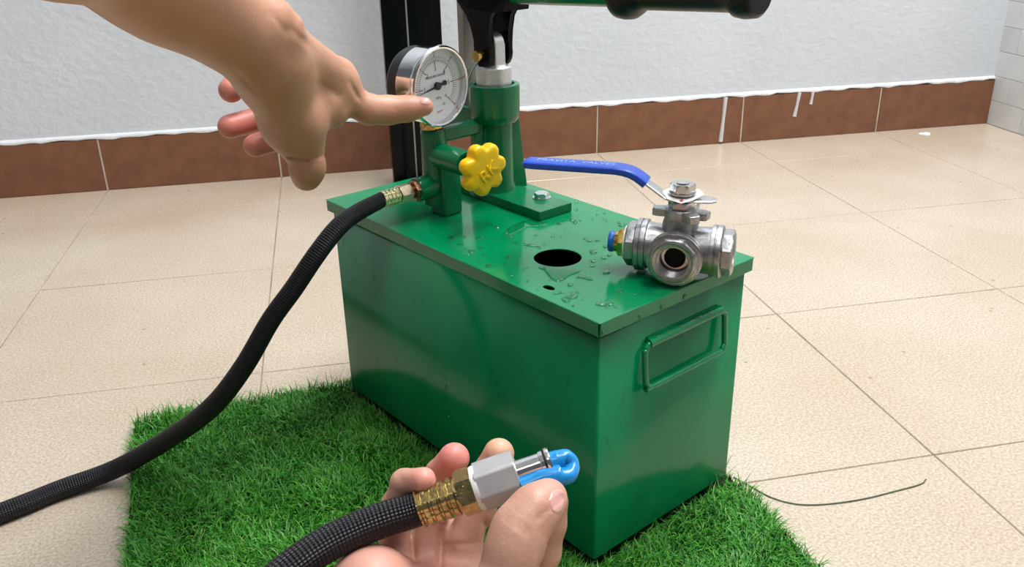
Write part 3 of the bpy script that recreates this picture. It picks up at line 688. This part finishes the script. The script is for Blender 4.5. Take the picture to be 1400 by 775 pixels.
# ================================================================== WATER ON THE TANK
def drop_mesh(mb, mw, rx, ry, h, irr=.15, nseg=14):
    ph = random.uniform(0, 6); prof = [(1.0, 0), (.97, .35), (.85, .72), (.6, .93), (.3, 1.0)]
    f = lambda t: 1+irr*math.sin(2*t+ph)+irr*.6*math.sin(3*t+ph*2)
    rings = []
    for r, z in prof: rings.append([mb.bm.verts.new(mw @ Vector((rx*r*f(2*math.pi*k/nseg)*math.cos(2*math.pi*k/nseg), ry*r*f(2*math.pi*k/nseg)*math.sin(2*math.pi*k/nseg), h*z))) for k in range(nseg)])
    for A, B in zip(rings, rings[1:]):
        for k in range(nseg): mb.bm.faces.new((A[k], A[(k+1) % nseg], B[(k+1) % nseg], B[k]))
    mb.bm.faces.new(rings[-1])
dm = MB()
def free(b, a):
    if math.hypot(b-.0585, a-.1022) < .023 or math.hypot(b-.0152, a-.065) < .008: return False
    if .098 < b < .146 and a > .166: return False
    if .040 < b < .075 and .228 < a < .27: return False
    if math.hypot(b-CB, a-CA) < .033: return False
    q = VI @ bx2w(b, a, BH)
    if -.05 < q.x < .045 and -.04 < q.y < .022: return False
    return True
k = 0
while k < 240:
    b = random.uniform(.004, BW-.004); a = random.uniform(.004, .33) if random.random() < .25 else random.uniform(.004, .20)
    if not free(b, a): continue
    r = random.choice([.0005, .0006, .0007, .0008, .001, .0013, .0016, .0020, .0026]) 
    drop_mesh(dm, T(b, a, .0001) @ Matrix.Rotation(random.uniform(0, 3), 4, 'Z'), r*random.uniform(1, 1.6), r, min(r*.5, .0008)); k += 1
for k in range(230):    # on the long side: fine beads, many in running trails
    if k % 7 == 0: a_t = random.uniform(.02, .34); z_t = random.uniform(.02, .17)
    a = a_t+random.gauss(0, .0012); z = z_t+(k % 7)*random.uniform(.002, .006)
    if z > .19: continue
    r = random.uniform(.0004, .0010); drop_mesh(dm, frame((o_-.00005, a, z), (0, 1, 0), (0, 0, 1), (-1, 0, 0)), r, r*1.2, r*.6, .08, 10)
for k in range(150):
    if k % 5 == 0: b_t = random.uniform(.01, .158); z_t = random.uniform(.02, .18)
    b = b_t+random.gauss(0, .0010); z = z_t+(k % 5)*random.uniform(.002, .006)
    if z > .195 or (.04 < b < .14 and .135 < z < .19): continue
    r = random.uniform(.0003, .0007); drop_mesh(dm, frame((b, o_-.00005, z), (1, 0, 0), (0, 0, 1), (0, -1, 0)), r, r*1.2, r*.6, .08, 10)
for k, b in enumerate((.060, .070, .083, .096, .104, .117)):
    drop_mesh(dm, frame((b, y_-.0045, BH-.0292), (1, 0, 0), (0, -.8, .6), (0, -.6, -.8)) , .004, .0018, -.0012, .1, 14)
for b, z in ((.004, -.008), (.040, -.0075), (.062, -.008), (.086, -.0075)):
    drop_mesh(dm, frame((b, -.00025, BH+z), (1, 0, 0), (0, 0, 1), (0, -1, 0)), .0024, .0018, .0010)
dmo = dm.build('water_droplets', 'water', None, smooth=60, label='clear water droplets beaded on the green tank lid and sides', cat='water', kind='stuff'); dmo.matrix_world = PB.copy()
def puddle(name, pts, h, label):
    """pts in lid coordinates (b, a)"""
    c = [sum(p[0] for p in pts)/len(pts), sum(p[1] for p in pts)/len(pts)]; mb = MB()
    n = len(pts); P = []
    for i in range(n):
        for k in range(5):
            t = k/5; p0, p1, p2, p3 = pts[i-1], pts[i], pts[(i+1) % n], pts[(i+2) % n]
            P.append([.5*((2*p1[j])+(p2[j]-p0[j])*t+(2*p0[j]-5*p1[j]+4*p2[j]-p3[j])*t*t+(3*p1[j]-p0[j]-3*p2[j]+p3[j])*t**3) for j in (0, 1)])
    rings = [[mb.bm.verts.new((c[0]+(x-c[0])*s, c[1]+(y-c[1])*s, z)) for x, y in P] for s, z in ((1, 0), (.985, h*.4), (.94, h*.8), (.85, h), (.5, h*1.02))]
    for A, B in zip(rings, rings[1:]):
        for k in range(len(P)): mb.bm.faces.new((A[k], A[(k+1) % len(P)], B[(k+1) % len(P)], B[k]))
    mb.bm.faces.new(rings[-1])
    o = mb.build(name, 'water', None, smooth=60, label=label, cat='water'); o.matrix_world = PB @ Matrix.Translation((0, 0, BH+.00005)); return o
def lidpt(px, py): q = pinv @ onz(px, py, BH); return (q.x, q.y)
puddle('water_puddle', [lidpt(*p) for p in ((742, 365), (757, 367), (775, 367), (794, 370), (779, 377), (764, 385), (752, 380))], .0009, 'small clear water puddle beside the round filler hole')
puddle('water_puddle', [lidpt(*p) for p in ((693, 314), (708, 306), (725, 301), (741, 303), (738, 309), (722, 311), (706, 318), (696, 321))], .0008, 'long streak of water between the yellow knob and the filler hole')

# ================================================================== HOSE END HELD IN THE FOREGROUND
dF = .44
A0 = at(575, 694, dF); A1 = at(751, 632, dF); fd = (A1-A0).normalized(); FL = (A1-A0).length
he = empty('hose_end', A0, 'black braided hose end with brass ferrule and silver hex fitting, in the lower hand', 'hose')
HE = Matrix.Translation(-A0); fx = HE @ axis(A0, fd, UP)
mm_ = lambda px: px*dF/FPX
crimp(.0098, -.001, mm_(53), fx, he, n=10)
MB().hexn(.0116, mm_(56), mm_(80), fx, rot=.35, ch=.1).lathe([(0, mm_(50)), (.0085, mm_(50)), (.0085, mm_(84)), (0, mm_(84))], fx, 40).build('hex_nut', 'yzinc', he)
MB().lathe([(0, mm_(79)), (.0108, mm_(79)), (.0112, mm_(82)), (.0112, mm_(86)), (0, mm_(86))], fx, 48).build('seal_ring', 'white', he)
MB().hexn(.0122, mm_(84.5), mm_(141), fx, rot=math.radians(22), ch=.04).build('hex_adapter', 'alu_matt', he, label='large matt silver hex adapter')
MB().lathe([(0, mm_(140)), (.0066, mm_(140)), (.0066, mm_(175)), (.0071, mm_(176)), (.0072, mm_(181)), (0, mm_(181))], fx, 48).build('nipple', 'chrome', he, label='chrome nipple')
MB().lathe([(0, mm_(181)), (.0069, mm_(181)), (.0069, mm_(184.5)), (0, mm_(184.5))], fx, 40).build('o_ring', 'rubber', he)
MB().lathe([(0, mm_(184)), (.0078, mm_(184)), (.0080, mm_(187)), (.0077, mm_(190)), (0, mm_(190))], fx, 48).build('end_ring', 'chrome', he)
bp = [HE @ at(*p) for p in ((750, 632, .44), (762, 630, .44), (775, 627, .44), (782, 636, .4385), (776, 649, .436), (762, 651, .4345), (744, 653, .433), (728, 659, .432), (712, 665, .431))]
MB().tube(bp, [.0050, .0054, .0046, .0042, .0058, .0058, .0044, .0038, .0034], seg=20, sub=8, flat=lambda t: (1.0, .75) if .25 < t < .6 else (1, 1)).build('blue_tube', 'blue_tube', he, label='kinked blue plastic tube')
hp = [A0+fd*.004, at(560, 699, .44), at(530, 708, .438), at(490, 723, .434), (at(450, 742, .428)), at(410, 768, .42), at(365, 805, .41), at(300, 870, .395), at(230, 960, .38)]
MB().tube([HE @ p for p in hp], [.0084]+[.0087]*8, seg=36, sub=12).build('hose_body', 'braid', he)

# ================================================================== LOOSE YARN ON THE FLOOR
yp = [onz(px, py, .0008) for px, py in ((1003, 652), (1025, 664), (1055, 680), (1090, 689), (1130, 689), (1180, 682), (1225, 671), (1258, 662), (1266, 655))]
q0 = yp[0]; MB().tube([p-q0 for p in yp], .0006, seg=6, sub=6).build('loose_yarn', 'thread', None, label='thin curved dark green yarn lying on the tiles by the mat corner', cat='yarn').location = q0
fk = onz(1265, 183, 0)
MB().lathe([(0, 0), (.010, 0), (.009, .0015), (.004, .0025), (0, .0025)], Matrix.Diagonal((1.2, 1, 1, 1)), 14, radf=lambda t: 1+.2*math.sin(3*t)).build('paint_fleck', 'wpaint', None, label='white fleck of dried paint on the floor near the right corner', cat='paint').location = fk

# ================================================================== HANDS
class Field:
    """smooth union of tapered capsules on a grid, turned into one closed skin with surface nets"""
    def __init__(s, lo, hi, h):
        s.lo = np.array(lo, np.float32); s.h = h; s.n = np.ceil((np.array(hi)-s.lo)/h).astype(int)+1
        s.f = np.full(s.n, .05, np.float32)
    def grid(s, a, b, pad):
        i0 = np.clip(np.floor((np.minimum(a, b)-pad-s.lo)/s.h).astype(int), 0, s.n-1); i1 = np.clip(np.ceil((np.maximum(a, b)+pad-s.lo)/s.h).astype(int)+1, 1, s.n)
        sl = tuple(slice(i0[k], i1[k]) for k in range(3))
        ax = [s.lo[k]+s.h*np.arange(i0[k], i1[k], dtype=np.float32) for k in range(3)]
        return sl, ax
    @staticmethod
    def dcap(ax, a, b, ra, rb, flat=None):
        X, Y, Z = ax[0][:, None, None], ax[1][None, :, None], ax[2][None, None, :]
        ab = b-a; L2 = max(float(ab@ab), 1e-12)
        px, py, pz = X-a[0], Y-a[1], Z-a[2]
        t = np.clip((px*ab[0]+py*ab[1]+pz*ab[2])/L2, 0, 1)
        dx, dy, dz = px-t*ab[0], py-t*ab[1], pz-t*ab[2]
        if flat is not None:       # flat = (direction, factor>1): thinner along direction
            n, k = flat; c = (dx*n[0]+dy*n[1]+dz*n[2])*(k-1); dx, dy, dz = dx+c*n[0], dy+c*n[1], dz+c*n[2]
        return np.sqrt(dx*dx+dy*dy+dz*dz)-(ra+(rb-ra)*t)
    @staticmethod
    def smin(a, b, k):
        h = np.maximum(k-np.abs(a-b), 0)/k; return np.minimum(a, b)-h*h*k*.25
    def add(s, a, b, ra, rb, k, flat=None):
        a, b = np.array(a, np.float32), np.array(b, np.float32); sl, ax = s.grid(a, b, max(ra, rb)+k+.004)
        s.f[sl] = s.smin(s.f[sl], s.dcap(ax, a, b, ra, rb, flat), k)
    def chain(s, pts, k=.004, kj=.007, flat=None):
        """a finger: joints (Vector, radius); built apart, then joined with blend kj so fingers stay separate"""
        P = [np.array(p, np.float32) for p, r in pts]; R = [r for p, r in pts]
        lo = np.min(P, 0); hi = np.max(P, 0); sl, ax = s.grid(lo, hi, max(R)+.012)
        g = np.full(s.f[sl].shape, .05, np.float32)
        for i in range(len(P)-1): g = s.smin(g, s.dcap(ax, P[i], P[i+1], R[i], R[i+1], flat), k)
        s.f[sl] = s.smin(s.f[sl], g, kj)
    def groove(s, a, b, amp, w):
        a, b = np.array(a, np.float32), np.array(b, np.float32); sl, ax = s.grid(a, b, 4*w)
        d = s.dcap(ax, a, b, 0, 0); s.f[sl] += amp*np.exp(-(d/w)**2)
    def crease(s, a, b, amp, w, reach=.02):
        """a fold running from a to b on the side that faces the camera"""
        a, b = np.array(a, np.float32), np.array(b, np.float32); sl, ax = s.grid(a, b, reach+.004)
        m = (a+b)/2; v = m-np.array(CAM); v = v/np.linalg.norm(v)
        X, Y, Z = ax[0][:, None, None], ax[1][None, :, None], ax[2][None, None, :]
        px, py, pz = X-a[0], Y-a[1], Z-a[2]; dep = px*v[0]+py*v[1]+pz*v[2]
        px, py, pz = px-dep*v[0], py-dep*v[1], pz-dep*v[2]
        ab = b-a; ab = ab-v*float(ab@v); t = np.clip((px*ab[0]+py*ab[1]+pz*ab[2])/float(ab@ab), 0, 1)
        d2 = (px-t*ab[0])**2+(py-t*ab[1])**2+(pz-t*ab[2])**2
        s.f[sl] += amp*np.exp(-d2/(w*w))*np.exp(-(dep/reach)**2)
    def mesh(s, name):
        f = s.f; nx, ny, nz = f.shape; ins = f < 0
        c = [f[i:nx-1+i, j:ny-1+j, k:nz-1+k] for i in (0, 1) for j in (0, 1) for k in (0, 1)]
        sg = sum((q < 0).astype(np.int8) for q in c); act = (sg > 0) & (sg < 8)
        idx = np.full(act.shape, -1, np.int64); ii = np.argwhere(act); idx[act] = np.arange(len(ii))
        cr = np.array([(i, j, k) for i in (0, 1) for j in (0, 1) for k in (0, 1)])
        vals = np.stack([q[act] for q in c], -1); acc = np.zeros((len(ii), 3)); cnt = np.zeros(len(ii))
        for a in range(8):
            for b in range(a+1, 8):
                if np.abs(cr[a]-cr[b]).sum() != 1: continue
                va, vb = vals[:, a], vals[:, b]; m = (va < 0) != (vb < 0); t = np.where(m, va/np.where(m, va-vb, 1), 0)
                p = cr[a][None]+(cr[b]-cr[a])[None]*t[:, None]; acc[m] += p[m]; cnt[m] += 1
        V = s.lo+s.h*(ii+acc/cnt[:, None]); F = []
        for d in range(3):
            o1, o2 = (d+1) % 3, (d+2) % 3
            A = [slice(1, -1)]*3; A[d] = slice(0, f.shape[d]-1); B = list(A); B[d] = slice(1, f.shape[d])
            a, b = ins[tuple(A)], ins[tuple(B)]; off = np.array([1, 1, 1]); off[d] = 0
            for sgn, m in ((1, a & ~b), (0, ~a & b)):
                e = np.argwhere(m)+off
                def cell(x, y): q = e.copy(); q[:, o1] -= x; q[:, o2] -= y; return idx[q[:, 0], q[:, 1], q[:, 2]]
                qd = np.stack([cell(1, 1), cell(0, 1), cell(0, 0), cell(1, 0)], -1)
                F.append(qd if sgn else qd[:, ::-1])
        F = np.concatenate(F); me = bpy.data.meshes.new(name)
        me.vertices.add(len(V)); me.vertices.foreach_set('co', V.reshape(-1).astype(np.float32))
        me.loops.add(F.size); me.loops.foreach_set('vertex_index', F.reshape(-1).astype(np.int32))
        me.polygons.add(len(F)); me.polygons.foreach_set('loop_start', (np.arange(len(F))*4).astype(np.int32)); me.update(calc_edges=True)
        return me, V
    def sample(s, p):
        q = (np.array(p)-s.lo)/s.h; i = np.clip(np.floor(q).astype(int), 0, s.n-2); t = q-i; v = 0
        for a in (0, 1):
            for b in (0, 1):
                for c in (0, 1): v += s.f[i[0]+a, i[1]+b, i[2]+c]*(t[0] if a else 1-t[0])*(t[1] if b else 1-t[1])*(t[2] if c else 1-t[2])
        return v
def tint(me, V, base, spots):
    col = np.tile(np.array(base), (len(V), 1))
    for p, r, c, amt in spots:
        d = np.linalg.norm(V-np.array(p), axis=1); w = np.clip(1-d/r, 0, 1); w = (w*w*(3-2*w)*amt)[:, None]; col = col*(1-w)+np.array(c)*w
    at_ = me.color_attributes.new('tint', 'FLOAT_COLOR', 'POINT')
    at_.data.foreach_set('color', np.concatenate([col, np.ones((len(V), 1))], 1).reshape(-1).astype(np.float32))
def nail(F, c, nrm, ld, w, l, parent, org):
    """curved nail laid on the skin: c centre, nrm outward, ld towards the tip"""
    nrm = nrm.normalized(); ld = (ld-nrm*ld.dot(nrm)).normalized(); wd = nrm.cross(ld); mb = MB(); n = 12; g_ = {}
    for i in range(n+1):
        for j in range(n+1):
            u, v = 2*i/n-1, 2*j/n-1
            x = u*math.sqrt(1-v*v/2); y = v*math.sqrt(1-u*u/2)    # square to disc, squircle below
            x = x*.6+u*.4*(1-.25*abs(v)); y = y*.6+v*.4*(1-.25*abs(u))
            p = c+wd*x*w+ld*y*l+nrm*.003
            for _ in range(8):
                e = .0012; gr = Vector([F.sample(p+Vector(q)*e)-F.sample(p-Vector(q)*e) for q in ((1, 0, 0), (0, 1, 0), (0, 0, 1))])
                p = p-gr.normalized()*F.sample(p)*.8
            edge = max(abs(u), abs(v)); g_[i, j] = mb.bm.verts.new(p+nrm*(.00035 if edge < .99 else -.0003)-org)
    for i in range(n):
        for j in range(n): mb.bm.faces.new((g_[i, j], g_[i+1, j], g_[i+1, j+1], g_[i, j+1]))
    mb.build('fingernail', 'nail', parent, smooth=80)
SK_ = (.56, .29, .19); PK = (.70, .22, .19); TAN = (.46, .235, .145); YEL = (.60, .37, .25)
def px(r, d): return r*d/FPX
# ---------------- hand pointing at the gauge
gn = nG; gc = cw+gn*.0155
def on_glass(x, y):
    d = FW+RT*((x-700)/FPX)-UP*((y-387.5)/FPX); return (gc-CAM).dot(gn)/d.dot(gn)
tipd = on_glass(579, 147)-.010
print('fingertip depth', tipd)
pts = {'e': at(-130, -260, .36), 'f2': at(60, -128, .44), 'f1': at(215, -42, .52), 'w': at(352, 62, .60)}
Fd = Field((-.50, .25, .22), (.12, .86, .56), .0015)
ra, rb_, rc_2 = px(70, .52), px(52, .60), .037
Fd.add(pts['e'], pts['f2'], .040, .040, .01); Fd.add(pts['f2'], pts['f1'], .039, .0330, .02)
Fd.add(pts['f1'], pts['w'], .0325, .0245, .03, None)
Fd.add(at(245, -10, .53), at(372, 78, .61), .024, .0215, .02)
WR = at(362, 70, .605)
# palm: metacarpals
for a, b, r0, r1 in (((375, 62, .615), (462, 113, .685), .0200, .0150), ((372, 78, .62), (440, 112, .70), .0200, .0170), ((362, 92, .63), (420, 100, .71), .0180, .0155), ((352, 92, .63), (395, 92, .705), .0165, .0140)):
    Fd.add(at(*a), at(*b), r0, r1, .016)
# thenar and thumb
Fd.add(at(368, 96, .61), at(400, 165, .655), .0205, .0215, .018)
Fd.add(at(400, 165, .655), at(430, 150, .670), .0205, .0150, .014)
Fd.chain([(at(398, 160, .652), .0190), (at(414, 198, .668), .0155), (at(420, 222, .672), .0122), (at(420, 232, .676), .0124), (at(419, 241, .682), .0112)], .005, .010)
# index
Fd.chain([(at(440, 120, .675), .0140), (at(470, 134, .693), .0125), (at(505, 150, .704), .0110), (at(531, 150.5, .711), .0107), (at(557, 148.5, (.711+tipd)/2+.002), .0095), (at(580, 145.5, tipd), .0075)], .006, .012)
# webbing between index and thumb
Fd.add(at(430, 140, .672), at(455, 158, .684), .0150, .0090, .012)
# curled fingers (folded under the palm, tips showing at left)
Fd.chain([(at(445, 105, .705), .0115), (at(424, 172, .745), .0108), (at(385, 188, .742), .0098), (at(349, 199, .728), .0096)], .003, .003)
Fd.chain([(at(425, 92, .715), .0110), (at(398, 150, .758), .0108), (at(356, 162, .750), .0102), (at(314, 173, .733), .0098)], .003, .003)
Fd.chain([(at(400, 82, .715), .0100), (at(376, 92, .745), .0100), (at(342, 92, .738), .0096), (at(316, 123, .726), .0102)], .003, .003)
# knuckle, tendons, wrist bump, creases
Fd.add(at(466, 98, .683), at(468, 104, .684), .0085, .0085, .010)
Fd.add(at(385, 50, .598), at(455, 96, .668), .0045, .0045, .012)
Fd.add(at(378, 28, .585), at(392, 38, .590), .0120, .0090, .016)
for p, q, am, w in (((394, 214, .651), (420, 219, .651), .0020, .0013), ((420, 219, .651), (447, 212, .655), .0018, .0013), ((402, 226, .655), (440, 224, .655), .0005, .0007),
                    ((454, 181, .672), (486, 171, .690), .0016, .0022), ((447, 186, .66), (440, 208, .66), .0008, .0020),
                    ((532, 133, .700), (535, 147, .700), .0005, .0008), ((537, 133, .700), (540, 150, .700), .0006, .0007), ((529, 136, .700), (531, 146, .700), .0003, .0007),
                    ((478, 112, .680), (488, 132, .685), .0010, .0018), ((484, 122, .68), (493, 138, .685), .0006, .0012), ((433, 112, .655), (462, 130, .668), .0010, .0030),
                    ((318, 92, .575), (352, 128, .590), .0006, .0014), ((372, 20, .575), (392, 45, .58), .0006, .0020), ((398, 40, .59), (440, 76, .63), .0009, .0026), ((415, 38, .59), (452, 76, .64), .0008, .0018),
                    ((352, 160, .64), (378, 148, .645), .0003, .0010), ((372, 186, .65), (398, 170, .65), .0004, .0010), ((384, 200, .65), (408, 186, .65), .0003, .0009)):
    Fd.crease(at(*p), at(*q), am, w)
me, V = Fd.mesh('person')
tint(me, V, SK_, [(at(330, 30, .60), .10, TAN, .45), (at(418, 235, .67), .022, TAN, .3), (at(410, 190, .66), .05, TAN, .35), (at(575, 146, tipd), .016, (.74, .33, .27), .7), (at(320, 172, .735), .035, PK, .95), (at(316, 127, .728), .030, PK, .9),
                  (at(350, 200, .73), .032, PK, .95), (at(466, 100, .68), .020, (.66, .38, .26), .6), (at(535, 146, .70), .010, PK, .25), (at(400, 100, .63), .05, YEL, .35)])
org = WR.copy(); me.transform(Matrix.Translation(-org))
hand1 = link('person', me, 'skin', None, 'bare forearm and hand from the top left, index finger pointing at the gauge dial', 'person', smooth=90); hand1.location = org
nail(Fd, at(583, 140, tipd-.006), (-FW*.8+UP*.6+RT*.15), at(590, 145, tipd)-at(560, 147, tipd), .0055, .0065, hand1, org)
# ---------------- hand holding the hose end
Fh = Field((-.13, .20, .02), (.20, .55, .35), .0013)
S_ = lambda x, y, d, r: (at(x, y, d), r)
PALM = [((560, 812, .452), (600, 1000, .40), .017, .022), ((610, 815, .458), (630, 1000, .405), .017, .022), ((655, 820, .462), (660, 1000, .41), .016, .022), ((700, 835, .455), (680, 1000, .41), .015, .020)]
for a, b, r0, r1 in PALM: Fh.add(at(*a), at(*b), r0, r1, .012)
Fh.add(at(508, 806, .432), at(560, 930, .40), .0215, .026, .014); Fh.add(at(575, 770, .478), at(640, 770, .482), .014, .014, .010); Fh.add(at(600, 715, .486), at(622, 760, .482), .008, .012, .006)
Fh.add(at(640, 1000, .39), at(640, 1220, .34), .028, .030, .02); Fh.add(at(640, 1220, .34), at(640, 1500, .28), .030, .034, .02)
Fh.add(at(655, 900, .40), at(640, 1000, .39), .020, .022, .014)
Fh.chain([S_(545, 800, .452, .0085), S_(539, 735, .462, .0078), S_(541, 692, .460, .0075), S_(553, 660, .452, .0068), S_(579, 656, .440, .0063)], .003, .004)            # little finger
Fh.chain([S_(588, 808, .460, .0100), S_(583, 740, .474, .0092), S_(592, 690, .476, .0090), S_(603, 650, .470, .0086), S_(621, 626, .4600, .0080)], .003, .004)           # ring finger
Fh.chain([S_(638, 812, .463, .0105), S_(634, 745, .474, .0100), S_(655, 690, .478, .0092), S_(671, 645, .474, .0088), S_(682, 620, .470, .0082)], .003, .004)           # middle finger
Fh.chain([S_(700, 835, .458, .0110), S_(739, 755, .450, .0100), S_(748, 715, .446, .0094), S_(754, 686, .441, .0084)], .003, .0035)                                       # index finger
Fh.chain([S_(650, 900, .405, .0160), S_(684, 812, .402, .0132), S_(703, 750, .404, .0122), S_(712, 722, .406, .0118), S_(733, 695, .410, .0104), S_(750, 680, .415, .0088)], .006, .006)   # thumb
for p, q, am, w in (((694, 697, .393), (722, 719, .393), .0006, .0007), ((690, 702, .393), (724, 727, .393), .0008, .0008), ((689, 709, .393), (722, 733, .393), .0006, .0007), ((700, 694, .393), (724, 711, .393), .0004, .0006),
                    ((737, 708, .410), (768, 680, .410), .0010, .0012), ((735, 775, .42), (736, 712, .415), .0012, .0014),
                    ((530, 668, .448), (546, 676, .446), .0005, .0009), ((543, 648, .44), (552, 660, .44), .0004, .0008), ((590, 648, .455), (606, 655, .455), .0004, .001),
                    ((602, 790, .455), (602, 712, .462), .0025, .0016), ((664, 790, .455), (664, 716, .465), .0025, .0016), ((566, 790, .455), (566, 720, .460), .0015, .0014), ((606, 745, .455), (660, 742, .46), .0006, .0009)):
    Fh.crease(at(*p), at(*q), am, w)
me, V = Fh.mesh('person')
HB = (.57, .315, .235)
tint(me, V, HB, [(at(582, 654, .435), .020, (.78, .33, .27), .8), (at(618, 628, .455), .026, (.76, .25, .22), .95), (at(540, 690, .45), .02, (.72, .36, .28), .5), (at(682, 612, .468), .014, (.78, .48, .30), .8),
                 (at(760, 690, .41), .016, (.76, .38, .32), .7), (at(530, 790, .42), .05, (.72, .34, .29), .6), (at(600, 760, .45), .03, (.70, .33, .27), .5)])
org = at(640, 1000, .40); me.transform(Matrix.Translation(-org))
hand2 = link('person', me, 'skin', None, 'bare hand rising from the bottom edge, thumb and fingers gripping the silver hex fitting', 'person', smooth=90); hand2.location = org
nail(Fh, at(763, 681, .405), (-FW*.62+RT*.75+UP*.1), (at(764, 660, .41)-at(745, 700, .41)), .0066, .0080, hand2, org)
